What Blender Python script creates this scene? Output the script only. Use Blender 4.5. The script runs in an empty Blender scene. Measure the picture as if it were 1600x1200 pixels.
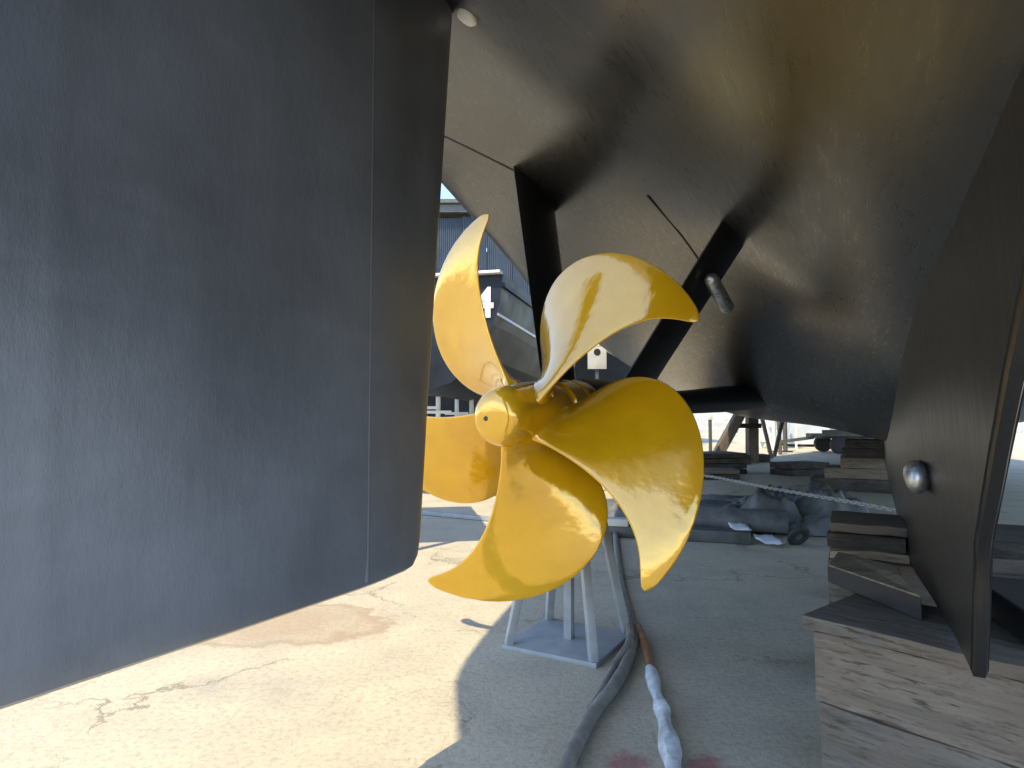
import bpy, bmesh, math, random
from math import sin, cos, pi, radians, atan, tan, sqrt
from mathutils import Vector, Matrix, noise
random.seed(11)
scene = bpy.context.scene
COL = scene.collection

# ------------------------------------------------------------------ camera
A = radians(29.5)                       # yacht heading, to the right of the view direction
FW = Vector((sin(A), cos(A), 0)); RT = Vector((cos(A), -sin(A), 0))
def W(s, t, z=0.0):                     # yacht frame (forward, starboard, up) -> world
    return FW * s + RT * t + Vector((0, 0, z))
cam_d = bpy.data.cameras.new('camera'); cam = bpy.data.objects.new('camera', cam_d); COL.objects.link(cam)
cam_d.sensor_width = 36; cam_d.lens = 22.5; cam_d.clip_start = 0.05; cam_d.clip_end = 2000
cam.location = (0, 0, 1.2); cam.rotation_euler = (pi / 2 + atan(50 / 1000), 0, 0)
scene.camera = cam
# ------------------------------------------------------------------ sky, sun, exposure
SX, SY = 0.60, 0.08                     # shadow shift per metre of height (forward, starboard)
sh = FW * SX + RT * SY
sun_dir = Vector((sh.x, sh.y, -1)).normalized()
elev = math.asin(-sun_dir.z); az = math.atan2(-sun_dir.x, -sun_dir.y)
world = bpy.data.worlds.new('World'); scene.world = world; world.use_nodes = True
wn = world.node_tree.nodes; wl = world.node_tree.links
sky = wn.new('ShaderNodeTexSky'); sky.sky_type = 'NISHITA'; sky.sun_disc = False
sky.sun_elevation = elev; sky.sun_rotation = az; sky.air_density = 1.0; sky.dust_density = .4; sky.ozone_density = 2.5
wl.new(sky.outputs[0], wn['Background'].inputs[0]); wn['Background'].inputs[1].default_value = 0.15
sd = bpy.data.lights.new('sun', 'SUN'); sun = bpy.data.objects.new('sun', sd); COL.objects.link(sun)
sd.energy = 2.0; sd.angle = radians(0.55); sd.color = (1, 0.87, 0.60)
sun.rotation_euler = sun_dir.to_track_quat('-Z', 'Y').to_euler(); sun.location = (0, -5, 20)
vs = scene.view_settings; vs.view_transform = 'Standard'; vs.look = 'None'; vs.exposure = 1.72; vs.gamma = 1; vs.use_curve_mapping = False
scene.cycles.max_bounces = 10; scene.cycles.diffuse_bounces = 5; scene.cycles.glossy_bounces = 5
scene.cycles.sample_clamp_indirect = 6; scene.cycles.use_denoising = True

# ------------------------------------------------------------------ helpers
def prop(o, label=None, cat=None, group=None, kind=None):
    if label: o['label'] = label
    if cat: o['category'] = cat
    if group: o['group'] = group
    if kind: o['kind'] = kind
    return o
def empty(name, loc=(0, 0, 0), rz=0.0):
    o = bpy.data.objects.new(name, None); COL.objects.link(o); o.location = loc; o.rotation_euler = (0, 0, rz)
    o.empty_display_size = 0.1
    return o
def link(name, me, mat=None, parent=None, smooth=False):
    if mat and not me.materials:
        for m in (mat if isinstance(mat, list) else [mat]): me.materials.append(m)
    if smooth:
        me.polygons.foreach_set('use_smooth', [True] * len(me.polygons))
        if smooth is not True: me.set_sharp_from_angle(angle=radians(smooth))
    o = bpy.data.objects.new(name, me); COL.objects.link(o)
    if parent: o.parent = parent
    return o
def pyd(name, V, Fc, mat=None, parent=None, smooth=False, fix=True):
    me = bpy.data.meshes.new(name); me.from_pydata([tuple(v) for v in V], [], Fc); me.validate()
    if fix:
        bm = bmesh.new(); bm.from_mesh(me); bmesh.ops.recalc_face_normals(bm, faces=bm.faces); bm.to_mesh(me); bm.free()
    return link(name, me, mat, parent, smooth)
def box_bm(bm, c, d, rot=None, bev=0.0):
    r = bmesh.ops.create_cube(bm, size=1)
    M = Matrix.Translation(c) @ (rot.to_4x4() if rot else Matrix()) @ Matrix.Diagonal((d[0], d[1], d[2], 1))
    bmesh.ops.transform(bm, matrix=M, verts=r['verts'])
    if bev:
        es = {e for v in r['verts'] for e in v.link_edges}
        bmesh.ops.bevel(bm, geom=list(es), offset=bev, segments=2, profile=0.6, affect='EDGES')
def box(name, c, d, mat, parent=None, rz=0.0, bev=0.0, rot=None):
    """a box whose mesh is centred on the object's own origin"""
    bm = bmesh.new(); box_bm(bm, Vector(), d, None, bev)
    me = bpy.data.meshes.new(name); bm.to_mesh(me); bm.free()
    o = link(name, me, mat, parent, 30 if bev else False)
    M = (rot.to_4x4() if rot else Matrix.Rotation(rz, 4, 'Z')); M.translation = Vector(c); o.matrix_local = M
    return o
def frame(d, up=(0, 0, 1)):
    x = Vector(d).normalized(); up = Vector(up)
    if abs(x.dot(up)) > 0.98: up = Vector((0, 1, 0))
    y = up.cross(x).normalized(); z = x.cross(y)
    return Matrix((x, y, z)).transposed()
def bar(name, p0, p1, w, h, mat, parent=None, bev=0.0, up=(0, 0, 1)):
    p0 = Vector(p0); p1 = Vector(p1)
    return box(name, (p0 + p1) / 2, ((p1 - p0).length, w, h), mat, parent, bev=bev, rot=frame(p1 - p0, up))
def cat(pts, n=8):
    P = [Vector(p) for p in pts]; P = [2 * P[0] - P[1]] + P + [2 * P[-1] - P[-2]]; out = []
    for i in range(1, len(P) - 2):
        a, b, c, d = P[i - 1:i + 3]
        for k in range(n):
            t = k / n
            out.append(0.5 * ((2 * b) + (c - a) * t + (2 * a - 5 * b + 4 * c - d) * t * t + (3 * b - a - 3 * c + d) * t ** 3))
    out.append(P[-2]); return out
def tube(name, pts, r, mat, parent=None, seg=10, n=8, bump=0.0, smoothpath=True):
    P = cat(pts, n) if smoothpath else [Vector(p) for p in pts]
    V = []; Fc = []
    for i, p in enumerate(P):
        d = P[min(i + 1, len(P) - 1)] - P[max(i - 1, 0)]; R = frame(d)
        rr = r(i / (len(P) - 1)) if callable(r) else r
        for k in range(seg):
            a = 2 * pi * k / seg
            q = rr * (1 + bump * noise.noise(p * 9 + Vector((k, 0, 0))))
            V.append(p + R @ Vector((0, cos(a) * q, sin(a) * q)))
    for i in range(len(P) - 1):
        for k in range(seg):
            a = i * seg + k; b = i * seg + (k + 1) % seg
            Fc.append((a, b, b + seg, a + seg))
    Fc.append(tuple(range(seg))[::-1]); Fc.append(tuple(range((len(P) - 1) * seg, len(P) * seg)))
    o0 = P[len(P) // 2].copy()
    o = pyd(name, [v - o0 for v in V], Fc, mat, parent, 40); o.location = o0
    return o
def revolve(name, prof, mat, parent=None, seg=48, smooth=35):
    """profile of (y, r) turned round the local y axis"""
    V = []; Fc = []
    for y, r in prof:
        for k in range(seg):
            a = 2 * pi * k / seg; V.append((r * cos(a), y, r * sin(a)))
    for i in range(len(prof) - 1):
        for k in range(seg):
            a = i * seg + k; b = i * seg + (k + 1) % seg; Fc.append((a, b, b + seg, a + seg))
    Fc.append(tuple(range(seg))); Fc.append(tuple(range((len(prof) - 1) * seg, len(prof) * seg)))
    return pyd(name, V, Fc, mat, parent, smooth)
def lerp_tab(tab, x):
    if x <= tab[0][0]: return list(tab[0][1:])
    for a, b in zip(tab, tab[1:]):
        if x <= b[0]:
            t = (x - a[0]) / (b[0] - a[0]); return [p + (q - p) * t for p, q in zip(a[1:], b[1:])]
    return list(tab[-1][1:])
def herm(xs, ys, x):                     # monotone cubic interpolation
    n = len(xs)
    if x <= xs[0]: return ys[0]
    if x >= xs[-1]: return ys[-1]
    d = [(ys[i + 1] - ys[i]) / (xs[i + 1] - xs[i]) for i in range(n - 1)]
    m = [d[0]] + [0 if d[i - 1] * d[i] <= 0 else 2 * d[i - 1] * d[i] / (d[i - 1] + d[i]) for i in range(1, n - 1)] + [d[-1]]
    for i in range(n - 1):
        if x <= xs[i + 1]:
            h = xs[i + 1] - xs[i]; t = (x - xs[i]) / h
            return (2*t**3-3*t*t+1)*ys[i] + (t**3-2*t*t+t)*h*m[i] + (-2*t**3+3*t*t)*ys[i+1] + (t**3-t*t)*h*m[i+1]

# ------------------------------------------------------------------ materials
class Mat:
    def __init__(s, name):
        s.m = bpy.data.materials.new(name); s.m.use_nodes = True
        s.n = s.m.node_tree.nodes; s.l = s.m.node_tree.links; s.b = s.n['Principled BSDF']
        s.tc = s.n.new('ShaderNodeTexCoord')
    def set(s, **k):
        for a, v in k.items():
            i = s.b.inputs[a.replace('_', ' ')]
            if hasattr(v, 'is_output'): s.l.new(v, i)
            else: i.default_value = v
        return s
    def co(s, scale=(1, 1, 1), src='Object', rot=(0, 0, 0), loc=(0, 0, 0)):
        mp = s.n.new('ShaderNodeMapping'); mp.inputs['Scale'].default_value = scale
        mp.inputs['Rotation'].default_value = rot; mp.inputs['Location'].default_value = loc
        s.l.new(s.tc.outputs[src], mp.inputs[0]); return mp.outputs[0]
    def noise(s, scale=5, detail=4, rough=.55, vec=None, dist=0.0):
        t = s.n.new('ShaderNodeTexNoise'); t.inputs['Scale'].default_value = scale; t.inputs['Detail'].default_value = detail
        t.inputs['Roughness'].default_value = rough; t.inputs['Distortion'].default_value = dist
        s.l.new(vec if vec is not None else s.tc.outputs['Object'], t.inputs[0]); return t.outputs[0]
    def vor(s, scale, vec=None, feature='F1', out=0):
        t = s.n.new('ShaderNodeTexVoronoi'); t.feature = feature; t.inputs['Scale'].default_value = scale
        s.l.new(vec if vec is not None else s.tc.outputs['Object'], t.inputs[0]); return t.outputs[out]
    def ramp(s, f, stops, interp='LINEAR'):
        r = s.n.new('ShaderNodeValToRGB'); r.color_ramp.interpolation = interp
        e = r.color_ramp.elements
        while len(e) < len(stops): e.new(0.5)
        for x, (p, c) in zip(e, stops):
            x.position = p; x.color = (c, c, c, 1) if not hasattr(c, '__len__') else (*c, 1)
        s.l.new(f, r.inputs[0]); return r.outputs[0]
    def mix(s, f, a, b, mode='MIX'):
        t = s.n.new('ShaderNodeMix'); t.data_type = 'RGBA'; t.blend_type = mode
        for i, v in ((0, f), (6, a), (7, b)):
            if hasattr(v, 'is_output'): s.l.new(v, t.inputs[i])
            else: t.inputs[i].default_value = v if i == 0 else (*v, 1)
        return t.outputs[2]
    def math(s, op, a, b=0.0):
        t = s.n.new('ShaderNodeMath'); t.operation = op
        for i, v in enumerate((a, b)):
            if hasattr(v, 'is_output'): s.l.new(v, t.inputs[i])
            else: t.inputs[i].default_value = v
        return t.outputs[0]
    def bump(s, h, strength=.3, dist=.01, prev=None):
        t = s.n.new('ShaderNodeBump'); t.inputs['Strength'].default_value = strength; t.inputs['Distance'].default_value = dist
        s.l.new(h, t.inputs['Height'])
        if prev is not None: s.l.new(prev, t.inputs['Normal'])
        s.l.new(t.outputs[0], s.b.inputs['Normal']); return t.outputs[0]

def plain(name, col, rough=.5, metal=0.0, var=.25, scale=6, bump=0.0, spec=.5):
    m = Mat(name); f = m.noise(scale, 6, .6)
    lo = tuple(c * (1 - var) for c in col); hi = tuple(min(1, c * (1 + var)) for c in col)
    m.set(Base_Color=m.ramp(f, [(.3, lo), (.7, hi)]), Metallic=metal, Roughness=m.ramp(f, [(.3, max(0, rough - .08)), (.7, min(1, rough + .08))]))
    m.set(Specular_IOR_Level=spec)
    if bump: m.bump(m.noise(scale * 12, 5), bump, .004)
    return m.m

def antifoul(name, base, r0, r1, streak=(3, .5, 3), bs=.25, ior=1.5, fk=.8, sc=.12):
    m = Mat(name)
    big = m.noise(1.3, 5, .6); st = m.noise(14, 6, .65, m.co(streak)); fine = m.noise(120, 3, .6, m.co(streak))
    c = m.mix(m.ramp(big, [(.35, 0.0), (.7, 1.0)]), tuple(x * .75 for x in base), tuple(x * 1.35 for x in base))
    scuff = m.ramp(m.noise(4, 6, .65, m.co((1.8, .45, 1.8))), [(.55, 0.0), (.80, sc)])
    c = m.mix(scuff, c, tuple(x * 2.2 + .01 for x in base))
    m.set(Base_Color=c, Roughness=m.ramp(st, [(.3, r0), (.75, r1)]), IOR=ior)
    n = m.bump(m.noise(2.2, 3, .5), .12, .03)
    n = m.bump(st, bs, .006, n)
    if fk: m.bump(fine, bs * fk, .002, n)
    return m.m
M_HULL = antifoul('hull_antifouling', (.018, .0165, .0145), .25, .37, (4, .35, 4), .07, 1.88, 0.0, .6)
M_RUD = antifoul('rudder_antifouling', (.112, .129, .164), .34, .48, (2.2, 2.2, .9), .24, 1.6, .8, .15)
M_SKEG = antifoul('skeg_antifouling', (.006, .006, .0065), .32, .45, (3, 3, .5), .25, 1.55)
M_BLACK = antifoul('bracket_antifouling', (.012, .012, .012), .30, .45, (3, 3, 3), .2)
M_TOPSIDE = plain('topside_navy', (.012, .016, .035), .12, 0, .15, 1)
M_WHITE = plain('white_paint', (.72, .73, .72), .35, 0, .12, 3)
M_SEAM = plain('seam_dark', (.012, .012, .012), .6)

def prop_paint():
    m = Mat('propeller_yellow_coating')
    f = m.noise(4, 6, .6); g = m.noise(60, 4, .6)
    c = m.ramp(f, [(.25, (.66, .345, .005)), (.5, (.75, .395, .006)), (.75, (.82, .445, .008))])
    m.set(Base_Color=c, Metallic=.25, Roughness=m.ramp(g, [(.3, .07), (.8, .15)]), IOR=1.55, Coat_Weight=.85, Coat_Roughness=.05, Coat_IOR=1.6)
    n = m.bump(m.noise(4, 3, .55), .30, .02); n = m.bump(m.noise(11, 4, .55), .30, .008, n); m.bump(m.noise(60, 3, .6), .05, .003, n)
    return m.m
M_PROP = prop_paint()
def zinc():
    m = Mat('zinc_anode'); f = m.noise(30, 6, .7)
    m.set(Base_Color=m.ramp(f, [(.3, (.35, .36, .37)), (.7, (.72, .73, .74))]), Metallic=.85, Roughness=m.ramp(f, [(.3, .22), (.7, .42)]))
    m.bump(f, .5, .006); return m.m
M_ZINC = zinc()
def steelblue():
    m = Mat('grey_blue_painted_steel'); f = m.noise(9, 7, .65)
    c = m.ramp(f, [(.25, (.23, .24, .24)), (.7, (.345, .355, .36))])
    chip = m.ramp(m.noise(35, 6, .7), [(.66, 0.0), (.72, .8)])
    m.set(Base_Color=m.mix(chip, c, (.12, .09, .07)), Roughness=.45); m.bump(f, .15, .003); return m.m
M_STAND = steelblue()
def wood(name, lo, hi, dark=(.05, .035, .025), rough=.8, knots=True, blot=None):
    m = Mat(name)
    inf = m.n.new('ShaderNodeObjectInfo')
    ad = m.n.new('ShaderNodeVectorMath'); ad.operation = 'ADD'
    cmb = m.n.new('ShaderNodeCombineXYZ'); sc = m.math('MULTIPLY', inf.outputs['Random'], 37.0)
    for i in range(3): m.l.new(sc, cmb.inputs[i])
    m.l.new(m.co((1.1, 9, 9)), ad.inputs[0]); m.l.new(cmb.outputs[0], ad.inputs[1])
    v = ad.outputs[0]
    g = m.noise(2.2, 9, .68, v, .8); g2 = m.noise(9, 6, .7, v, .2)
    c = m.ramp(g, [(.28, lo), (.52, tuple((a + b) / 2 for a, b in zip(lo, hi))), (.74, hi)])
    cr = m.ramp(g2, [(.38, .9), (.47, 0.0)])
    c = m.mix(cr, c, dark)
    ad2 = m.n.new('ShaderNodeVectorMath'); ad2.operation = 'ADD'
    m.l.new(m.co((1, 1.6, 1.6)), ad2.inputs[0]); m.l.new(cmb.outputs[0], ad2.inputs[1])
    bl = m.ramp(m.noise(3.6, 8, .68, ad2.outputs[0]), [(.40, 0.0), (.62, .8)])
    c = m.mix(bl, c, blot if blot else tuple(x * .6 for x in lo))
    m.set(Base_Color=c, Roughness=rough, Specular_IOR_Level=.25)
    n = m.bump(g2, .7, .01); m.bump(g, .5, .012, n)
    return m.m
M_WOOD = wood('weathered_timber', (.10, .083, .068), (.31, .25, .195), blot=(.17, .135, .105))
M_WOODG = wood('grey_timber', (.075, .068, .06), (.235, .21, .178), blot=(.17, .13, .10))
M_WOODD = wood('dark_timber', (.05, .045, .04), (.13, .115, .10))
M_WOODT = wood('tan_timber', (.34, .27, .18), (.58, .48, .34))
M_BLOCKD = plain('black_rubber', (.018, .02, .026), .55, 0, .35, 8, .4)
M_HOSE = plain('grey_hose_rubber', (.21, .195, .165), .75, 0, .35, 14, .5)
M_RUST = plain('rusty_cable', (.30, .13, .055), .8, 0, .45, 25, .6)
M_TAPE = plain('white_tape', (.56, .57, .57), .6, 0, .35, 16, .6)
M_TARP = plain('grey_tarp', (.11, .113, .11), .65, 0, .5, 5, .4)
M_TYRE = plain('tyre_rubber', (.03, .03, .03), .7, 0, .3, 8, .4)
M_PAPER = plain('white_sheet', (.72, .74, .76), .6, 0, .1, 8)
M_CHAIN = plain('galvanised_chain', (.42, .42, .41), .45, .5, .35, 20)
M_GREYST = plain('grey_steel', (.10, .105, .10), .55, .2, .3, 6, .2)
M_SHED = plain('blue_grey_sheet', (.07, .09, .12), .5, .1, .15, 1.2)
M_SHEDLOW = plain('shaded_bay_dark', (.025, .026, .028), .8, 0, .5, 2)  # near-black back wall colour paints in the shade inside the open bays
M_CONC = plain('pale_concrete', (.50, .49, .45), .8, 0, .18, 4, .3)
M_NAVY = plain('neighbour_antifouling', (.010, .013, .022), .5, 0, .6, 2.5, .2, .25)
M_GREYHULL = plain('neighbour_grey_topside', (.020, .025, .034), .5, 0, .25, 2)
M_CABIN = plain('cabin_pale_blue', (.60, .65, .70), .45, 0, .1, 3)
M_GLASSD = plain('dark_glass', (.015, .018, .02), .1)

def ground_mat():
    m = Mat('yard_concrete')
    big = m.noise(.35, 5, .6); mid = m.noise(2.5, 8, .62); fine = m.noise(38, 8, .72); grit = m.noise(160, 3, .7)
    c = m.mix(m.ramp(big, [(.3, 0.0), (.7, 1.0)]), (.46, .40, .285), (.56, .495, .36))
    c = m.mix(m.ramp(mid, [(.40, 0.0), (.68, .55)]), c, (.36, .315, .245))
    c = m.mix(m.ramp(fine, [(.40, .5), (.52, 0.0)]), c, (.30, .255, .19))
    c = m.mix(m.ramp(grit, [(.60, 0.0), (.72, .7)]), c, (.66, .61, .52))
    # cracks: edges of distorted cells, broken up by noise
    d = m.n.new('ShaderNodeVectorMath'); d.operation = 'MULTIPLY_ADD'
    nz = m.n.new('ShaderNodeTexNoise'); nz.inputs['Scale'].default_value = 2.2; nz.inputs['Detail'].default_value = 7; nz.inputs['Roughness'].default_value = .7
    m.l.new(m.tc.outputs['Object'], nz.inputs[0]); m.l.new(nz.outputs['Color'], d.inputs[0]); d.inputs[1].default_value = (.8, .8, .8)
    m.l.new(m.tc.outputs['Object'], d.inputs[2])
    e = m.vor(.75, d.outputs[0], 'DISTANCE_TO_EDGE')
    brk = m.ramp(m.noise(.9, 4, .6), [(.46, 0.0), (.56, 1.0)])
    crk = m.math('MULTIPLY', m.ramp(e, [(0.0, 1.0), (.006, .8), (.014, 0.0)]), brk)
    c = m.mix(m.math('MULTIPLY', crk, .6), c, (.13, .09, .055))
    e2 = m.vor(2.6, d.outputs[0], 'DISTANCE_TO_EDGE')
    brk2 = m.ramp(m.noise(1.1, 4, .6, m.co((1, 1, 1), loc=(7, 3, 0))), [(.54, 0.0), (.62, .7)])
    crk2 = m.math('MULTIPLY', m.ramp(e2, [(0.0, 1.0), (.02, 0.0)]), brk2)
    c = m.mix(m.math('MULTIPLY', crk2, .6), c, (.2, .15, .1))
    # dried puddle stain under the rudder with a darker rim
    gv = m.n.new('ShaderNodeVectorMath'); gv.operation = 'DISTANCE'
    m.l.new(m.co((.62, 1.05, 1), rot=(0, 0, radians(-12))), gv.inputs[0])
    cc = Matrix.Rotation(radians(-12), 3, 'Z') @ Vector((-1.42 * .62, 3.78 * 1.05, 0)); gv.inputs[1].default_value = cc
    rr = m.math('ADD', gv.outputs['Value'], m.math('MULTIPLY', m.math('SUBTRACT', m.noise(3.5, 6, .65), .5), .42))
    c = m.mix(m.ramp(rr, [(.20, .62), (.34, .40), (.40, .75), (.44, .10), (.52, 0.0)]), c, (.31, .215, .135))
    # oil-dark patches and drag marks further in, red paint spill near the camera
    ol = m.ramp(m.noise(.8, 6, .65, m.co((1, 1, 1), loc=(3, 1, 0))), [(.56, 0.0), (.70, .45)])
    c = m.mix(ol, c, (.26, .245, .215))
    for (px, py, rad) in ((.40, 2.27, .10), (.66, 2.26, .09)):
        g2 = m.n.new('ShaderNodeVectorMath'); g2.operation = 'DISTANCE'; m.l.new(m.tc.outputs['Object'], g2.inputs[0]); g2.inputs[1].default_value = (px, py, 0)
        r2 = m.math('ADD', g2.outputs['Value'], m.math('MULTIPLY', m.math('SUBTRACT', m.noise(14, 6, .7), .5), .16))
        c = m.mix(m.ramp(r2, [(rad * .4, .55), (rad, 0.0)]), c, (.34, .05, .06))
    m.set(Base_Color=c, Roughness=.82, Specular_IOR_Level=.3)
    hsum = m.math('SUBTRACT', m.math('ADD', fine, m.math('MULTIPLY', grit, .35)), m.math('MULTIPLY', crk, 1.5))
    n = m.bump(mid, .25, .03); m.bump(hsum, .45, .012, n)
    return m.m
M_GROUND = ground_mat()

# ------------------------------------------------------------------ ground
g = pyd('ground', [(-500, -500, 0), (500, -500, 0), (500, 500, 0), (-500, 500, 0)], [(0, 1, 2, 3)], M_GROUND)
g['kind'] = 'structure'

# ------------------------------------------------------------------ the yacht
CT = 0.20                                # centreline in the yacht frame
yacht = empty('motor_yacht', (0, 0, 0), -A)
prop(yacht, 'black bottomed yacht propped on timber blocks, seen under its stern with a yellow propeller', 'yacht')
# station, half beam at the bilge edge, keel z, z at .27/.6/1 of the half beam
ST = [(-.12, 1.72, 1.71, 2.06, 2.70, 3.28), (.0, 1.84, 1.71, 2.06, 2.71, 3.32), (.2, 2.0, 1.70, 2.06, 2.74, 3.34), (.5, 2.2, 1.68, 2.05, 2.76, 3.33), (1.1, 2.38, 1.63, 2.00, 2.77, 3.24),
      (2.0, 2.56, 1.48, 2.05, 2.70, 3.05), (3.1, 2.66, 1.36, 2.05, 2.42, 2.78), (4.2, 2.74, 1.25, 1.85, 2.16, 2.48),
      (5.25, 2.88, 1.15, 1.66, 1.94, 2.22), (7, 3.04, .98, 1.42, 1.66, 2.02), (8.6, 3.2, .88, 1.22, 1.42, 1.88), (12, 3.6, .80, 1.02, 1.18, 1.72),
      (16, 3.5, .80, 1.05, 1.3, 1.9), (21, 2.4, .80, 1.2, 1.7, 2.3), (26, .25, 1.3, 1.9, 2.4, 2.9)]
XS = [r[0] for r in ST]
def station(s): return [herm(XS, [r[k] for r in ST], s) for k in range(1, 6)]
def hull_z(s, t):
    ue, k, z1, z2, z3 = station(s); u = min(abs(t - CT) / ue, 1)
    return herm([0, .27, .6, 1], [k, z1, z2, z3], u)
def section(s):
    ue, k, z1, z2, z3 = station(s); P = []
    for i in range(25):
        q = i / 24 * .95; P.append((q * ue, herm([0, .27, .6, 1], [k, z1, z2, z3], q)))
    b = P[-1]
    for a in (20, 40, 60, 80):           # turn of the bilge
        a = radians(a); P.append((b[0] + .05 * ue * sin(a), b[1] + .02 + .16 * (1 - cos(a))))
    P.append((ue, b[1] + .4)); P.append((ue * .99, 4.2)); P.append((ue * .97, 4.9))
    return P
ss = [-.12, -.08, -.03, .03, .1, .2, .3, .4, .55, .7] + [.9 + .25 * i for i in range(33)] + [9.3 + .6 * i for i in range(28)] + [26]
V = []; Fc = []; nb = 0
for s in ss:
    P = section(s); row = [(CT - u, s, z) for u, z in reversed(P)] + [(CT + u, s, z) for u, z in P[1:]]
    nb = len(row); V += row
for i in range(len(ss) - 1):
    for k in range(nb - 1):
        a = i * nb + k; Fc.append((a, a + 1, a + 1 + nb, a + nb))
Fc.append(tuple(range(nb)))             # transom
Fc.append(tuple(range((len(ss) - 1) * nb, len(ss) * nb)))
for i in range(len(ss) - 1): Fc.append((i * nb, (i + 1) * nb, (i + 1) * nb + nb - 1, i * nb + nb - 1))   # deck
hull = pyd('hull', V, Fc, [M_HULL, M_TOPSIDE], yacht, 28)
for p in hull.data.polygons:
    if p.center.z > 3.75: p.material_index = 1

# seams of the bottom planking, a flush fitting and a small anode on the hull
def seam(pts, w=.007, d=.004, m=M_SEAM):
    P = cat([Vector((t, s, hull_z(s, t))) for s, t in pts], 6); V = []; Fc = []
    for i, p in enumerate(P):
        d_ = (P[min(i + 1, len(P) - 1)] - P[max(i - 1, 0)]).normalized()
        e = .02
        nrm = Vector((-(hull_z(p.y, p.x + e) - hull_z(p.y, p.x - e)) / (2 * e), -(hull_z(p.y + e, p.x) - hull_z(p.y - e, p.x)) / (2 * e), 1)).normalized()
        q = Vector((p.x, p.y, hull_z(p.y, p.x))); sd_ = d_.cross(nrm)
        for a, b in ((-w, .01), (-w, -d), (w, -d), (w, .01)): V.append(q + sd_ * a + nrm * b)
    for i in range(len(P) - 1):
        for k in range(3): a = i * 4 + k; Fc.append((a, a + 1, a + 5, a + 4))
    return pyd('hull_seam', V, Fc, m, hull, True)
seam([(2.72, -2.10), (2.85, -1.92), (2.98, -1.75), (3.05, -1.66)], .005, .003)
seam([(2.98, -.93), (3.2, -.91), (3.45, -.88), (3.7, -.86)], .006, .003)
def disc_on_hull(name, s, t, r, th, mat, stretch=1.0):
    o = revolve(name, [(-.004, r), (th * .6, r), (th, r * .8)], mat, hull, 24)
    e = .03; nrm = Vector((-(hull_z(s, t + e) - hull_z(s, t - e)) / (2 * e), -(hull_z(s + e, t) - hull_z(s - e, t)) / (2 * e), 1)).normalized()
    z = hull_z(s, t); q = (-nrm).to_track_quat('Y', 'Z').to_matrix().to_4x4(); q.translation = Vector((t, s, z)); o.matrix_local = q @ Matrix.Diagonal((stretch, 1, 1, 1)); return o
disc_on_hull('skin_fitting', 1.92, -1.275, .042, .02, M_WHITE)

# skeg: a plate that thickens forward, its top buried in the hull
SK = [(1.886, .584), (1.74, .92), (1.40, 1.20), (1.18, 1.36), (.86, 1.58), (.60, 1.8)]     # trailing edge, s and z
def te(z):
    for (s0, z0), (s1, z1) in zip(SK, SK[1:]):
        if z <= z1: return s0 + (s1 - s0) * (z - z0) / (z1 - z0)
    return SK[-1][0]
def half(s, ste):
    x = max(0, min(1, (s - ste) / 1.5)); return .018 + .072 * x * x * (3 - 2 * x)
V = []; Fc = []
zz = [0, .02, .08, .18, .3, .45, .6, .8, 1.0]; qs = [0, .012, .03, .06, .1, .15, .22, .32, .5, .75, 1]
for side in (-1, 1):
    for a in zz:
        for q in qs:
            zb = .584 - .06 * min(1, q * 2.5)
            s_end = 12.5
            zt = 1.72
            z = zb + (zt - zb) * a; st_ = te(z); s = st_ + (s_end - st_) * q
            h = half(s, st_) * (1 - .35 * (a == 0))
            V.append((CT + side * h, s, z))
nq = len(qs); nz = len(zz); off = nq * nz
for o_ in (0, off):
    for j in range(nz - 1):
        for i in range(nq - 1):
            a = o_ + j * nq + i; Fc.append((a, a + 1, a + 1 + nq, a + nq))
for j in range(nz - 1):
    a = j * nq; Fc.append((a, a + nq, a + nq + off, a + off)); a += nq - 1; Fc.append((a, a + nq, a + nq + off, a + off))
for i in range(nq - 1):
    Fc.append((i, i + 1, i + 1 + off, i + off)); a = (nz - 1) * nq + i; Fc.append((a, a + 1, a + 1 + off, a + off))
# clip the plate by the hull surface: pull vertices above it down to just inside the shell
V = [(x, y, min(z, hull_z(y, CT) + .16)) for x, y, z in V]
skeg = pyd('skeg', V, Fc, M_SKEG, yacht, 30)
# rounded bead along the trailing edge
tube('skeg_edge_bar', [(CT, te(z) - .006, z) for z in (.60, .75, .92, 1.06, 1.20, 1.36, 1.47, 1.58)], .015, M_SKEG, skeg, 8, 4)
def capsule(name, L, r, mat, parent, flat=.75):
    prof = [(-L / 2 - r * cos(a), max(.002, r * sin(a))) for a in [radians(d) for d in (5, 25, 45, 65, 85)]] + [(L / 2 - r * cos(radians(d)), max(.002, r * sin(radians(d)))) for d in (95, 115, 135, 155, 175)]
    o = revolve(name, prof, mat, parent, 20, True); return o
an = capsule('anode', .16, .05, M_ZINC, skeg)
an.matrix_local = Matrix.Translation((CT - .085, 2.52, 1.0)) @ Matrix.Diagonal((.7, 1, 1, 1))

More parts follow.
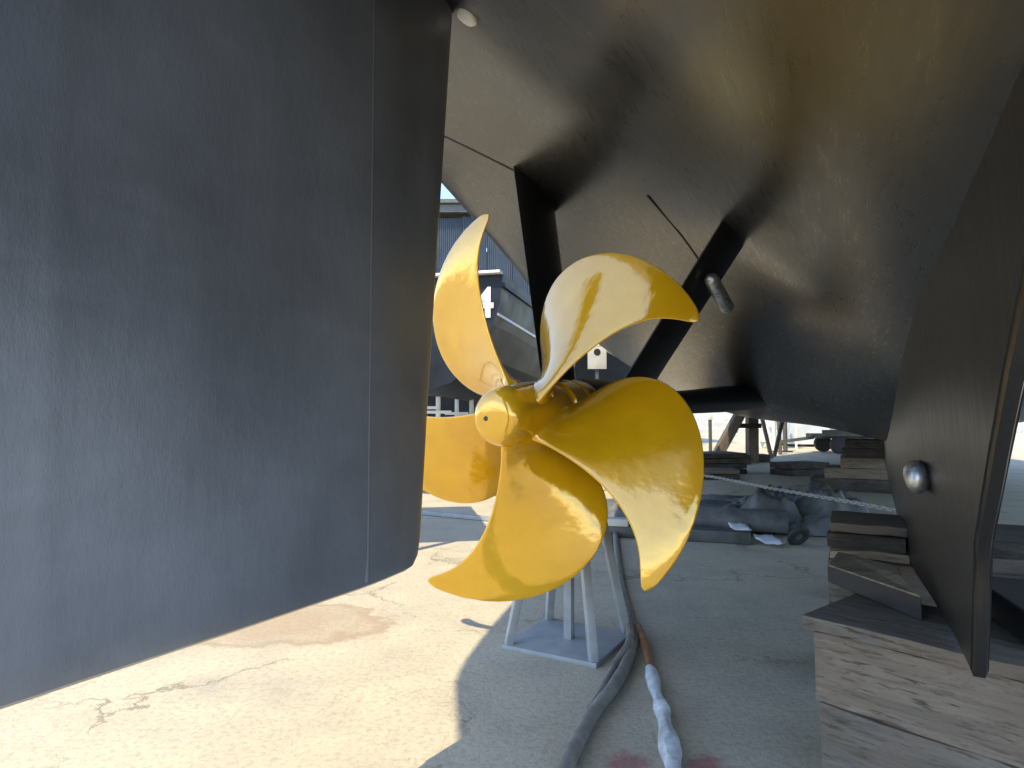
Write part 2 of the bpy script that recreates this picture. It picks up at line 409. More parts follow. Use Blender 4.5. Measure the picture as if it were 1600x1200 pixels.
# rudder
RT_ = -1.36
rz = [.700, .712, .74, .80, .95, 1.2, 1.6, 2.1, 2.6, 3.3]
def lead(z): return 1.742 + (z - .76) * .098
def rsec(z):
    a, b = .30, lead(z); P = []
    h = .085
    pts = [(a, .077), (.44, .0785), (.540, .0800), (.556, .0807), (.572, .0818), (.586, .0823), (.600, .0820), (.616, .0813), (.634, .0812), (.70, .082), (1.0, .090), (1.40, .088), (1.425, .0865), (1.50, .080), (1.58, .068), (1.66, .050)]
    for s, w in pts: P.append((s, w))
    n = 5; w0 = .050; s0 = 1.66
    for i in range(1, n + 1):
        ang = pi / 2 * i / n; P.append((s0 + (b - s0) * sin(ang), w0 * cos(ang)))
    return P
V = []; Fc = []
for k, z in enumerate(rz):
    P = rsec(z); sc_ = {0: .62, 1: .86, 2: .97}.get(k, 1)
    cut = {0: .05, 1: .025, 2: .008}.get(k, 0)
    L = []
    for s, w in P:
        q = s - cut * max(0, (s - 1.3) / .44)
        L.append((q, w * sc_))
    row = [(RT_ + w, s, z) for s, w in L] + [(RT_ - w, s, z) for s, w in reversed(L[:-1])]
    nr = len(row); V += row
for k in range(len(rz) - 1):
    for i in range(nr):
        a = k * nr + i; b = k * nr + (i + 1) % nr; Fc.append((a, b, b + nr, a + nr))
Fc.append(tuple(range(nr))); Fc.append(tuple(range((len(rz) - 1) * nr, len(rz) * nr)))
rudder = pyd('rudder', V, Fc, M_RUD, yacht, 32)
prop(rudder, 'large dark grey rudder blade with a slightly sloping lower edge')
for sd_ in (1, -1):
    zs = [.725 + .1 * i for i in range(26)]
    V = []; Fc = []
    for z in zs:
        for ds, dw in ((-.012, -.003), (-.005, .0012), (.002, .0016), (.009, -.003)):
            V.append((RT_ + sd_ * (.0872 + dw), 1.415 + ds, z))
    for i in range(len(zs) - 1):
        for k in range(3): a = i * 4 + k; Fc.append((a, a + 1, a + 5, a + 4))
    pyd('rudder_plate_edge', V, Fc, M_RUD, rudder, True)

# propeller: five skewed blades on a boss, hub frame with y along the shaft
PY = radians(30.34569) - A; INC = radians(2.3)
HUB = Vector((-1.36275, 2.56096, 1.2065))
Mh = Matrix.Translation(HUB) @ Matrix.Rotation(-PY, 4, 'Z') @ Matrix.Rotation(INC, 4, 'X')
BP = dict(R=.89686, th0=-36.41719, c0=.27571, c1=.72784, c2=-.10838, c3=-.37065, p=7.62125, s1=-1.64337, s2=4.61145, s3=-5.1515, s4=2.67623,
          k1=-.17664, k2=.17511, k3=.11082, k4=.04641, P0=1.78262, P1=.49121, P2=-.32307)
RH = .14
def bpoint(x, q):
    b = BP; r = RH + (b['R'] - RH) * x; xx = max(x, 0)
    c = (b['c0'] + b['c1'] * xx + b['c2'] * xx ** 2 + b['c3'] * xx ** 3) * sqrt(max(0, 1 - xx ** b['p']))
    c += .05 * math.exp(-max(0, r - .13) / .035)
    sk = b['s1'] * xx + b['s2'] * xx ** 2 + b['s3'] * xx ** 3 + b['s4'] * xx ** 4
    rk = b['k1'] * xx + b['k2'] * xx ** 2 + b['k3'] * xx ** 3 + b['k4'] * xx ** 4
    P = b['P0'] + b['P1'] * xx + b['P2'] * xx ** 2
    phi = math.atan(P / (2 * pi * r)); cam_ = .020 * c * (1 - 4 * q * q) * (-1)
    th = sk + q * c * cos(phi) / r; ax = rk + q * c * sin(phi)
    return Vector((r * sin(th), -ax, r * cos(th))), c, r
propeller = revolve('propeller', [(-.20, .118), (-.199, .130), (-.17, .134), (-.12, .139), (-.05, .146), (.05, .150), (.12, .151), (.19, .149), (.20, .145)], M_PROP, yacht, 64, 30)
propeller.matrix_local = Mh
prop(propeller, 'glossy yellow five-bladed propeller with strongly swept blades')
NU, NV = 52, 30
xs = [-.05 + 1.05 * (i / NU) ** .9 for i in range(NU)] + [.985, .994, .9985, .9999]
xs = sorted(x for x in xs)
qv = [-.5 * cos(pi * j / NV) for j in range(NV + 1)]
mid = [[bpoint(x, q) for q in qv] for x in xs]
V = []; NX = len(xs)
for sgn in (1, -1):
    for i in range(NX):
        for j in range(NV + 1):
            p, c, r = mid[i][j]
            i0, i1 = max(0, i - 1), min(NX - 1, i + 1); j0, j1 = max(0, j - 1), min(NV, j + 1)
            du = bpoint(min(xs[i] + .004, .999), qv[j])[0] - bpoint(min(xs[i] + .004, .999) - .008, qv[j])[0]
            dv = bpoint(xs[i], min(.5, qv[j] + .02))[0] - bpoint(xs[i], max(-.5, qv[j] - .02))[0]
            n = du.cross(dv)
            n = n.normalized() if n.length > 1e-9 else Vector((0, -1, 0))
            tmax = .040 * (1 - max(0, xs[i])) + .010 + .10 * math.exp(-max(0, r - .125) / .028)
            tmax = min(tmax, .35 * c + .003)
            tt = .5 * tmax * (max(0, 1 - (2 * qv[j]) ** 2)) ** .6 + (.0022 if abs(qv[j]) < .4999 else 0.0)
            V.append(p + n * tt * sgn)
Fc = []; off = NX * (NV + 1)
for o_ in (0, off):
    for i in range(NX - 1):
        for j in range(NV):
            a = o_ + i * (NV + 1) + j; Fc.append((a, a + 1, a + NV + 2, a + NV + 1))
me = bpy.data.meshes.new('blade'); me.from_pydata([tuple(v) for v in V], [], Fc)
bm = bmesh.new(); bm.from_mesh(me); bmesh.ops.remove_doubles(bm, verts=bm.verts, dist=2e-5); bmesh.ops.recalc_face_normals(bm, faces=bm.faces); bm.to_mesh(me); bm.free()
for k in range(5):
    o = link('blade', me, M_PROP, propeller, True)
    o.matrix_local = Matrix.Rotation(radians(BP['th0'] + 72 * k), 4, 'Y')
revolve('hub_cap', [(-.305, .064), (-.302, .080), (-.294, .096), (-.278, .111), (-.255, .122), (-.230, .129), (-.212, .132), (-.203, .132), (-.2015, .118)], M_PROP, propeller, 64, 24)
o = revolve('cap_plug', [(-.308, .009), (-.302, .012)], M_BLACK, propeller, 12); o.location = (-.035, 0, -.005)
# rope guard ahead of the boss, bearing barrel, two struts
rg = revolve('rope_guard', [(.205, .150), (.21, .158), (.36, .158), (.365, .152), (.375, .152), (.38, .160), (.49, .163), (.505, .160)], M_PROP, yacht, 48)
rg.matrix_local = Mh
brk = revolve('shaft_bracket', [(.509, .150), (.512, .164), (.53, .168), (.9, .168), (1.02, .16), (1.10, .13), (1.11, .11)], M_BLACK, yacht, 48)
brk.matrix_local = Mh
def strut(name, p0, p1, chord0, chord1, th):
    """foil section; p0/p1 = trailing-edge points at barrel and hull in yacht coordinates (t, s, z)"""
    p0 = Vector(p0); p1 = Vector(p1); ax = (p1 - p0).normalized(); nr = ax.cross(Vector((0, 1, 0))).normalized()
    V = []; Fc = []; N = 14
    lev = [0, .1, .3, .6, .85, .95, 1.0]
    for a in lev:
        p = p0.lerp(p1, a); ch = chord0 + (chord1 - chord0) * a; fl = 1 + .35 * max(0, (a - .8) / .2) ** 2 + .2 * max(0, (.15 - a) / .15)
        for k in range(N):
            ph = 2 * pi * k / N; x = .5 - .5 * cos(ph); w = (.30 * sqrt(x) * 1.6 * (1 - x) ** .8 + .10 * sin(pi * x) ** .5) * (1 if sin(ph) >= 0 else -1)
            V.append(p + Vector((0, 1, 0)) * ((1 - x) * ch) + nr * (w * th * fl))
    for j in range(len(lev) - 1):
        for k in range(N):
            a = j * N + k; b = j * N + (k + 1) % N; Fc.append((a, b, b + N, a + N))
    Fc.append(tuple(range(N))); Fc.append(tuple(range((len(lev) - 1) * N, len(lev) * N)))
    return pyd(name, V, Fc, M_BLACK, None, 40)
Mi = Mh.inverted()
for p0, p1 in (((-1.475, 2.98, 1.16), (-1.685, 2.98, 2.62)), ((-1.20, 2.98, 1.16), (-.48, 2.98, 2.24))):
    o = strut('strut', p0, p1, .40, .46, .16); o.parent = brk; o.matrix_local = Mi
    last = o
an = capsule('strut_anode', .17, .034, M_ZINC, brk)
pa, pb = Vector((-.690, 3.03, 1.90)), Vector((-.615, 3.24, 1.70))
mm = (pb - pa).to_track_quat('Y', 'Z').to_matrix().to_4x4(); mm.translation = (pa + pb) / 2 + Vector((.02, 0, -.015)); an.matrix_local = Mi @ mm
sh_ = revolve('stern_tube', [(1.05, .06), (1.12, .075), (1.5, .085), (2.6, .095), (4.0, .13), (6.2, .16), (8, .16)], M_BLACK, yacht, 32)
sh_.matrix_local = Mh
box('stern_tube_pad', (-1.30, 8.25, 1.52), (.42, .2, .12), M_CONC, yacht, 0, .01)

# ------------------------------------------------------------------ keel blocking
GB = 'timbers blocking up the keel'
def timber(name, c, d, mat, yaw, label, tilt=0.0, seedv=0, group=GB):
    """sawn timber: long axis = local x; edges softened and uneven"""
    bm = bmesh.new(); box_bm(bm, Vector(), d, None, min(d) * .05)
    bmesh.ops.subdivide_edges(bm, edges=[e for e in bm.edges if e.calc_length() > d[0] * .5], cuts=10)
    for v in bm.verts:
        n = noise.noise_vector(v.co * 7 + Vector((seedv * 9.1, 0, 0))); v.co += Vector((n.x * .006, n.y * .009, n.z * .009))
    me = bpy.data.meshes.new(name); bm.to_mesh(me); bm.free()
    o = link(name, me, mat, None, 35)
    o.matrix_world = Matrix.Translation(c) @ Matrix.Rotation(yaw, 4, 'Z') @ Matrix.Rotation(tilt, 4, 'Y')
    prop(o, label, 'timber', group); return o
ang = atan(-.755 / .65)                  # the near stack's own direction
X1 = Vector((cos(ang), sin(ang), 0)); Y1 = Vector((-sin(ang), cos(ang), 0))
C0 = Vector((.985, 2.13, 0))             # front left corner of the near stack
def st1(l, dpt, z, inset=0, back=0): return C0 + X1 * (l / 2 + inset) + Y1 * (dpt / 2 + back) + Vector((0, 0, z))
timber('timber_block', st1(1.6, .40, .388), (1.6, .40, .225), M_WOOD, ang, 'big weathered brown timber right under the thin board at the top of the near stack', 0, 1)
timber('timber_block', st1(1.6, .42, .160, .015), (1.6, .42, .222), M_WOODG, ang, 'greyer rough timber second from the top in the near stack', 0, 2)
timber('timber_board', st1(1.7, .44, .524, -.03, -.01), (1.7, .44, .040), M_WOODG, ang, 'thin dark board lying on top of the near timber stack', 0, 4)
timber('timber_board', st1(1.5, .44, .022, .02), (1.5, .44, .044), M_WOODG, ang, 'thin board on the ground at the foot of the near timber stack', 0, 5)
# wedges either side of the skeg and the blocks behind
def prism(name, base, z0, z1s, mat, label, top=None, group=GB, catg='timber'):
    n = len(base); c = sum((Vector((*b, 0)) for b in base), Vector()) / n
    V = [Vector((*b, z0)) - c for b in base] + [Vector((*b, z1)) - c for b, z1 in zip(base, z1s)]
    Fc = [tuple(range(n)), tuple(range(n, 2 * n))] + [(i, (i + 1) % n, n + (i + 1) % n, n + i) for i in range(n)]
    me = bpy.data.meshes.new(name); me.from_pydata([tuple(v) for v in V], [], Fc)
    bm = bmesh.new(); bm.from_mesh(me); bmesh.ops.recalc_face_normals(bm, faces=bm.faces); bmesh.ops.bevel(bm, geom=list(bm.edges), offset=.004, segments=1, affect='EDGES'); bm.to_mesh(me); bm.free()
    o = link(name, me, [mat, top] if top else mat); o.location = c
    if top:
        for p in me.polygons:
            if p.normal.z > .7: p.material_index = 1
    prop(o, label, catg, group); return o
def w2(s, t): v = W(s, t); return (v.x, v.y)
prism('wedge_block', [(1.245, 2.56), (1.305, 2.07), (1.40, 2.33), (1.50, 2.52), (1.45, 2.88)], .546, [.615, .625, .625, .615, .60], M_BLOCKD,
      'dark sided wedge with bare tan top against the near face of the skeg', M_WOODT)
prism('wedge_block', [(1.45, 1.80), (2.05, 1.60), (2.15, 1.95), (1.62, 2.3)], .546, [.64, .66, .66, .64], M_BLOCKD,
      'black wedge behind the skeg, resting on the near stack at the right edge')
timber('timber_block', W(3.45, .42, .37), (1.25, .36, .37), M_WOODG, -A + .02, 'grey timber of the second stack just behind the near one', 0, 6)
timber('timber_block', W(3.45, .42, .0925), (1.3, .38, .185), M_WOODG, -A, 'lowest timber of the second stack standing on the ground', 0, 7)
for i, (z, hh, s_, yw, m_, lab) in enumerate(((.575, .036, 3.50, .05, M_WOODT, 'lowest of the three thin planks packed on the second stack'),
        (.628, .062, 3.53, -.03, M_WOODD, 'dark middle plank of the three packed on the second stack'), (.683, .040, 3.56, .04, M_WOODG, 'grey top plank of the three packed on the second stack'))):
    timber('packing_plank', W(s_, -.045, z), (.31, .42, hh), m_, -A + yw, lab, 0, 20 + i)
for i, (z, hh, m_, lab) in enumerate(((.585, .055, M_WOODG, 'lower plank packed on the second stack behind the skeg'), (.645, .06, M_WOODD, 'upper dark plank packed on the second stack behind the skeg'))):
    timber('packing_plank', W(3.5, .70, z), (.75, .38, hh), m_, -A - .06 * i, lab, 0, 30 + i)
for i, (s_, t_, z, lab) in enumerate(((6.4, 1.9, .12, 'dark timber on the ground beyond the skeg, nearer of two'), (7.4, 2.4, .12, 'dark timber on the ground beyond the skeg, farther of two'))):
    timber('timber_block', W(s_, t_, z), (1.9, .3, .24), M_WOODD, -A + .12, lab, 0, 40 + i)
timber('timber_block', W(4.9, .35, .39), (1.2, .38, .26), M_WOODD, -A - .05, 'dark timber on top of the third stack under the keel', 0, 8)
timber('timber_block', W(4.9, .4, .13), (1.3, .4, .26), M_WOODG, -A, 'lower timber of the third stack under the keel', 0, 9)
zc = 0
for i, (hh, ww) in enumerate(((.20, 1.9), (.17, 1.5), (.17, 1.05), (.15, .95), (.13, .9))):
    timber('timber_block', W(11.9 + .05 * (i % 2), .02, zc + hh / 2), (ww, .7, hh - .006), M_WOOD if i in (1, 2) else M_WOODD, -A + .04 * (i % 3 - 1),
           ['widest timber at the foot of the far keel stack', 'second timber up in the far keel stack', 'middle brown timber of the far keel stack',
            'fourth timber up in the far keel stack', 'topmost timber of the far keel stack touching the hull'][i], 0, 10 + i)
    zc += hh
# ------------------------------------------------------------------ steel stand under the shaft
stand = empty('shaft_stand', W(3.16, -1.44, 0), -A); prop(stand, 'grey blue steel stand with splayed legs under the propeller shaft', 'stand')
box('base_plate', (0, 0, .012), (.52, .52, .024), M_STAND, stand, 0, .004)
for sx_ in (-1, 1):
    for sy_ in (-1, 1):
        bar('leg', (sx_ * .235, sy_ * .235, .02), (sx_ * .085, sy_ * .085, .965), .042, .042, M_STAND, stand, .004, (sx_, sy_, 0))
bar('centre_post', (.0, .0, .02), (.0, .0, .96), .045, .045, M_STAND, stand, .004, (1, 0, 0))
box('top_plate', (0, 0, .978), (.26, .30, .03), M_STAND, stand, 0, .004)
pyd('gusset', [(.150, -.150, .55), (.150, .150, .55), (.092, .092, .93), (.092, -.092, .93), (.155, -.150, .55), (.155, .150, .55), (.097, .092, .93), (.097, -.092, .93)],
    [(0, 1, 2, 3), (4, 5, 6, 7), (0, 1, 5, 4), (1, 2, 6, 5), (2, 3, 7, 6), (3, 0, 4, 7)], M_STAND, stand)
for sy_ in (-1, 1):
    bar('cross_rail', (-.16, sy_ * .165, .47), (.16, sy_ * .165, .47), .03, .03, M_STAND, stand, .003)
bar('cradle_block', (-.11, 0, 1.008), (.11, 0, 1.008), .12, .028, M_WOODD, stand, .004)

# ------------------------------------------------------------------ hoses and the taped cable
def gp(px, py, z=.03):
    v = (600 - py) / 1000; u = (px - 800) / 1000; c, s = cos(atan(.05)), sin(atan(.05))
    d = Vector((u, c - v * s, s + v * c)); k = (z - 1.2) / d.z; return Vector((d.x * k, d.y * k, z))
HB = 'hoses lying beside the steel stand'
h1 = tube('hose', [gp(870, 1240), gp(888, 1190), gp(922, 1122), gp(962, 1068), gp(986, 1020), gp(990, 985), gp(972, 925), gp(964, 870), gp(960, 820)], .028, M_HOSE, None, 12, 8, .08)
prop(h1, 'thicker grey hose curving from the stand to the bottom edge of the photo', 'hose', HB)
h2 = tube('hose', [gp(924, 1110, .02), gp(944, 1075, .022), gp(964, 1035, .025), gp(984, 1000, .06), gp(978, 950, .05), gp(958, 880, .03), gp(952, 820, .03)], .021, M_HOSE, None, 12, 8, .08)
prop(h2, 'thinner grey hose tucked between the thicker hose and the stand', 'hose', HB)
cab = empty('cable', gp(1015, 1040, 0)); prop(cab, 'rusty cable wrapped in white tape, lying to the right of the hoses', 'cable')
def inpar(o, p): o.location = o.location - p.location; o.parent = p
c1 = tube('rusty_end', [gp(996, 978, .05), gp(1003, 992, .05), gp(1010, 1018, .035), gp(1018, 1052, .024)], .019, M_RUST, None, 10, 6, .12); inpar(c1, cab)
pp = [(1016, 1046), (1024, 1078), (1033, 1105), (1038, 1125), (1046, 1165), (1052, 1200), (1060, 1245)]
c2 = tube('taped_length', [gp(x, y, .03) for x, y in pp], lambda u: .024 + .009 * min(1, u * 1.6) + .006 * sin(u * 21) , M_TAPE, None, 12, 10, .18); inpar(c2, cab)

# ------------------------------------------------------------------ junk behind the propeller
def tarp(name, c, lx, ly, h, mat, label, yaw=0.0, seedv=0, catg='tarpaulin'):
    V = []; Fc = []; nx, ny = 44, 26
    for j in range(ny + 1):
        for i in range(nx + 1):
            x = (i / nx - .5); y = (j / ny - .5); r = max(0, 1 - (abs(2 * x) ** 2.5 + abs(2 * y) ** 2.5))
            p = Vector((x * lx, y * ly, seedv)); n = noise.fractal(p * 2.6, .9, 2, 4); rid = 1 - abs(noise.noise(p * Vector((2.2, 5, 1)).length * .6))
            z = .012 + r ** .6 * h * (.55 + .55 * n + .35 * (rid ** 3)) + .012 * abs(noise.noise(p * 11))
            V.append((x * lx + .06 * noise.noise(p * 3), y * ly + .06 * noise.noise(p * 3 + Vector((5, 5, 5))), max(.008, z)))
    for j in range(ny):
        for i in range(nx): a = j * (nx + 1) + i; Fc.append((a, a + 1, a + nx + 2, a + nx + 1))
    o = pyd(name, V, Fc, mat, None, True); o.location = c; o.rotation_euler = (0, 0, yaw); prop(o, label, catg); return o
tarp('crumpled_tarpaulin', (2.95, 7.0, 0), 1.5, 1.1, .42, M_TARP, 'crumpled grey tarpaulin heaped behind the tyres', -.3, 3)
tarp('crumpled_tarpaulin', (1.95, 6.75, 0), 1.3, .8, .17, M_TARP, 'low rumpled tarpaulin beside the long board', .15, 8)
tarp('flat_tarpaulin', (2.6, 8.6, 0), 2.8, 1.6, .10, M_TARP, 'flat grey sheet spread on the ground below the chain', .1, 14)
def tyre(c, R, r, yaw, tiltx, label):
    e = empty('tyre', c); e.rotation_euler = (tiltx, 0, yaw); prop(e, label, 'tyre', 'old tyres by the near timber stack')
    prof = [(r * .55 * sin(a), R - r + r * cos(a)) for a in [radians(d) for d in range(-150, 151, 20)]]
    V = []; Fc = []; seg = 40
    for k in range(seg):
        a = 2 * pi * k / seg
        for y, q in prof: V.append((q * cos(a), y, q * sin(a)))
    n = len(prof)
    for k in range(seg):
        for i in range(n):
            a0 = k * n + i; a1 = k * n + (i + 1) % n; b0 = ((k + 1) % seg) * n + i; b1 = ((k + 1) % seg) * n + (i + 1) % n; Fc.append((a0, a1, b1, b0))
    pyd('tread', V, Fc, M_TYRE, e, 40)
    revolve('rim', [(-r * .3, R - 1.9 * r), (-r * .28, .08), (-r * .1, .055), (r * .2, .055), (r * .3, R - 1.9 * r)], M_GREYST, e, 32)
    return e
tyre((2.66, 6.0, .09), .115, .045, .25, radians(30), 'small old tyre leaning against the tarpaulin heap, next to the near timber stack')
# a rolled tarpaulin: a spiral drawn along its length
V = []; Fc = []; NT = 90; NL = 8
for k in range(NL + 1):
    y = -.45 + .9 * k / NL
    for i in range(NT + 1):
        a = i / NT * 2 * pi * 3.6; q = .03 + .035 * a / (2 * pi) + .006 * noise.noise(Vector((a, y * 3, 1)))
        V.append((q * cos(a), y + .015 * noise.noise(Vector((a * .5, k * 2.0, 0))), q * sin(a) * .85))
for k in range(NL):
    for i in range(NT): a = k * (NT + 1) + i; Fc.append((a, a + 1, a + NT + 2, a + NT + 1))
o = pyd('rolled_tarpaulin', V, Fc, M_TARP, None, True, False); o.location = (2.30, 6.55, .14); o.rotation_euler = (0, 0, 1.25)
prop(o, 'rolled up grey tarpaulin lying sideways between the long beam and the tarpaulin heap', 'tarpaulin')
tarp('crumpled_tarpaulin', (3.55, 7.9, 0), 1.7, .9, .34, M_TARP, 'crumpled tarpaulin farthest back, under the middle of the chain', .2, 21)
tarp('crumpled_tarpaulin', (1.45, 7.3, 0), 1.1, .7, .2, M_TARP, 'small crumpled tarpaulin seen just beside the right lower blade', -.2, 33)
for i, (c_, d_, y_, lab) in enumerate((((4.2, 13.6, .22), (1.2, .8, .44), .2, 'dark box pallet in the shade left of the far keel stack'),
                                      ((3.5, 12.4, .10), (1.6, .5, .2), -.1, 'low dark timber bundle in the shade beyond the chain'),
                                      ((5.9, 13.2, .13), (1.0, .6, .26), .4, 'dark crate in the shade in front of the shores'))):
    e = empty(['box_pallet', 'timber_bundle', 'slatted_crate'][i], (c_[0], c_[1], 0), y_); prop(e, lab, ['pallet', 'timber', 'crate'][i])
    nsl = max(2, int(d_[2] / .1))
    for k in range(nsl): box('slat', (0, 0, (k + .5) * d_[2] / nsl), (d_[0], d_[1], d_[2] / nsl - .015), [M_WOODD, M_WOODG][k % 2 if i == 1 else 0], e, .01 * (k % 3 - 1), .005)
def sheet(c, lx, ly, yaw, label):
    bm = bmesh.new(); bmesh.ops.create_grid(bm, x_segments=6, y_segments=4, size=.5)
    for v in bm.verts: v.co = Vector((v.co.x * lx, v.co.y * ly, .01 + .02 * noise.noise(v.co * 3 + Vector(c))))
    r = bmesh.ops.extrude_face_region(bm, geom=bm.faces[:]); bmesh.ops.translate(bm, vec=(0, 0, .006), verts=[x for x in r['geom'] if isinstance(x, bmesh.types.BMVert)])
    bmesh.ops.recalc_face_normals(bm, faces=bm.faces)
    me = bpy.data.meshes.new('paper_sheet'); bm.to_mesh(me); bm.free(); o = link('paper_sheet', me, M_PAPER, None, True)
    o.location = c; o.rotation_euler = (.12, 0, yaw); prop(o, label, 'paper', 'white sheets left by the tyres'); return o
sheet((2.37, 5.98, .05), .19, .24, .1, 'nearer of the two white sheets, on the ground by the tyres')
sheet((2.20, 6.25, .12), .17, .22, -.1, 'farther of the two white sheets, on the low tarpaulin')
o = bar('kerb_beam', (.55, 6.62, .06), (2.25, 6.10, .06), .16, .11, M_GREYST, None, .01); prop(o, 'long grey beam lying on the ground behind the lower blades', 'beam')
o = bar('concrete_block', (.86, 6.45, .155), (1.15, 6.36, .155), .14, .07, M_CONC, None, .01); prop(o, 'pale concrete block on the long grey beam', 'block')
for i, (a, b, lab) in enumerate((((-1.9, 8.3, .03), (.3, 7.05, .03), 'pale pole lying on the shaded ground left of the propeller'),
                                 ((1.8, 9.6, .03), (3.9, 9.1, .03), 'dark plank lying below the chain'), ((2.0, 7.9, .035), (3.4, 7.75, .035), 'grey plank lying in front of the flat sheet'))):
    o = bar(['pole', 'plank', 'plank'][i], a, b, [.05, .18, .14][i], [.05, .04, .04][i], [M_STAND, M_WOODD, M_WOODG][i], None, .006); prop(o, lab, ['pole', 'plank', 'plank'][i])

# chain: shared link mesh, alternate links turned
chain = empty('chain', (2.9, 8.6, 0)); prop(chain, 'galvanised chain stretched low across the yard behind the tyres', 'chain')
cme = None
def chain_run(pts, n):
    global cme
    P = cat(pts, 40)
    L = [0]
    for a, b in zip(P, P[1:]): L.append(L[-1] + (b - a).length)
    def at(d):
        for i in range(len(P) - 1):
            if d <= L[i + 1]: return P[i].lerp(P[i + 1], (d - L[i]) / (L[i + 1] - L[i]))
        return P[-1]
    for k in range(n):
        d = L[-1] * (k + .5) / n; p = at(d); q = at(min(L[-1], d + .02)) - at(max(0, d - .02))
        if cme is None:
            ring = [(cos(a) * .040, sin(a) * .017) for a in [2 * pi * i / 14 for i in range(14)]]
            t = tube('link', [(x, y, 0) for x, y in ring] + [(ring[0][0], ring[0][1], 0)], .0062, M_CHAIN, None, 6, 1, 0, False)
            off_ = t.location.copy(); cme = t.data
            for v in cme.vertices: v.co += off_
            bpy.data.objects.remove(t)
        o = link('link', cme, M_CHAIN, chain); mt = frame(q).to_4x4() @ Matrix.Rotation(pi / 4 + pi / 2 * (k % 2), 4, 'X'); mt.translation = p - Vector(chain.location); o.matrix_local = mt
chain_run([(2.30, 9.9, .31), (2.72, 9.05, .36), (2.86, 7.2, .40), (2.95, 5.0, .475), (3.0, 4.55, .44), (3.2, 4.0, .49)], 98)

# ------------------------------------------------------------------ far yard
# timber shores
sr = 'timber shores behind the stern tube'
for i, (a, b, w, lab) in enumerate((((5.05, 16.2, 0), (6.05, 16.2, 1.75), .24, 'slanting timber shore behind the stern tube'),
                                    ((6.2, 16.6, 0), (6.22, 16.6, 1.75), .26, 'upright timber shore behind the stern tube'))):
    o = bar('timber_shore', a, b, w, w, M_WOODG, None, .015, (0, 1, 0)); prop(o, lab, 'shore', sr)
o = bar('shore_brace', (5.7, 16.35, .95), (6.35, 16.35, .95), .08, .12, M_WOODD, None, .008); prop(o, 'short brace nailed across the two timber shores', 'brace')
o = bar('footing_block', (4.7, 16.1, .12), (5.9, 16.1, .12), .5, .24, M_WOODD, None, .02); prop(o, 'dark footing block under the slanting shore', 'block')
o = bar('footing_block', (5.6, 16.9, .10), (6.7, 16.9, .10), .5, .2, M_WOODD, None, .02); prop(o, 'dark footing block under the upright shore', 'block')
bl = empty('bollard', (4.85, 15.7, 0)); prop(bl, 'thin dark post with a pale cap left of the timber shores', 'post')
bar('post', (0, 0, 0), (0, 0, 1.1), .07, .07, M_GREYST, bl, .008, (0, 1, 0)); bar('cap', (0, 0, 1.1), (0, 0, 1.24), .11, .11, M_WHITE, bl, .02, (0, 1, 0))
# white yard fence: posts, rails as parts
def fence(p0, p1, n, h, label, rails):
    f = empty('yard_fence', p0); prop(f, label, 'fence'); p0 = Vector(p0); p1 = Vector(p1)
    for i in range(n + 1): 
        q = (p1 - p0) * (i / n); bar('fence_post', q, q + Vector((0, 0, h)), .12, .12, M_WHITE, f, 0, (0, 1, 0))
    for r_ in rails: bar('rail', Vector((0, -.09, r_)), (p1 - p0) + Vector((0, -.09, r_)), .05, .12, M_WHITE, f)
    return f
fence((3, 38, 0), (46, 34, 0), 22, 1.9, 'white railed fence along the far side of the yard', (.5, 1.1, 1.7))
wl_ = empty('perimeter_wall', (0, 0, 0)); prop(wl_, 'pale concrete perimeter wall at the back of the yard', 'wall')
for i in range(16): box('wall_panel', (-2 + i * 4.0, 46.02 - .09 * i, .85), (3.96, .2, 1.7), M_CONC, wl_, -.02, .01)
# steps, twin posts, cabin, trailer
stp = empty('yard_steps', (9.4, 23.5, 0)); prop(stp, 'white metal steps with stringers standing beyond the shores', 'steps')
for sy_ in (0, .9): bar('stringer', (0, sy_, 0), (1.0, sy_, 1.7), .06, .16, M_WHITE, stp)
for k in range(6): bar('tread', (.12 + k * .165, 0, .25 + k * .27), (.12 + k * .165, .9, .25 + k * .27), .24, .035, M_WHITE, stp)
for sy_ in (0, .9): bar('handrail', (.1, sy_, 1.1), (1.0, sy_, 2.5), .04, .04, M_WHITE, stp)
bar('prop_leg', (1.0, .0, 0), (1.0, .0, 1.68), .06, .06, M_WHITE, stp, 0, (0, 1, 0)); bar('prop_leg', (1.0, .9, 0), (1.0, .9, 1.68), .06, .06, M_WHITE, stp, 0, (0, 1, 0))
for i, (x, m_, lab) in enumerate(((8.78, M_WHITE, 'pale tubular post next to the white steps'), (9.15, M_GREYST, 'dark tubular post next to the white steps'))):
    e = empty('tubular_post', (x, 21.5, 0)); prop(e, lab, 'post')
    revolve('tube', [(0, .07), (1.9, .07)], m_, e, 16).rotation_euler = (pi / 2, 0, 0)
    box('foot_plate', (0, 0, .02), (.35, .35, .04), M_GREYST, e)
cb = empty('site_cabin', (12.6, 26, 0), -.05); prop(cb, 'pale blue site cabin with a dark door under the hull', 'cabin')
box('cabin_wall', (0, 0, 1.25), (3.4, 2.2, 2.3), M_CABIN, cb, 0, .02); box('roof', (0, 0, 2.45), (3.6, 2.4, .12), M_WHITE, cb, 0, .02)
box('door', (.55, -1.12, .75), (.5, .05, 1.3), M_GLASSD, cb); box('window', (-.75, -1.12, 1.5), (.9, .05, .6), M_GLASSD, cb)
for k in range(3): box('skid', (-1.2 + 1.2 * k, 0, .05), (.2, 2.1, .1), M_WOODD, cb)
tr = empty('flat_trailer', (11.2, 21.0, 0), -.06); prop(tr, 'low dark trailer carrying a white crate', 'trailer')
box('deck', (0, 0, .55), (2.6, 1.3, .14), M_WOODD, tr, 0, .01); box('side_board', (0, -.68, .66), (2.6, .04, .2), M_GREYST, tr)
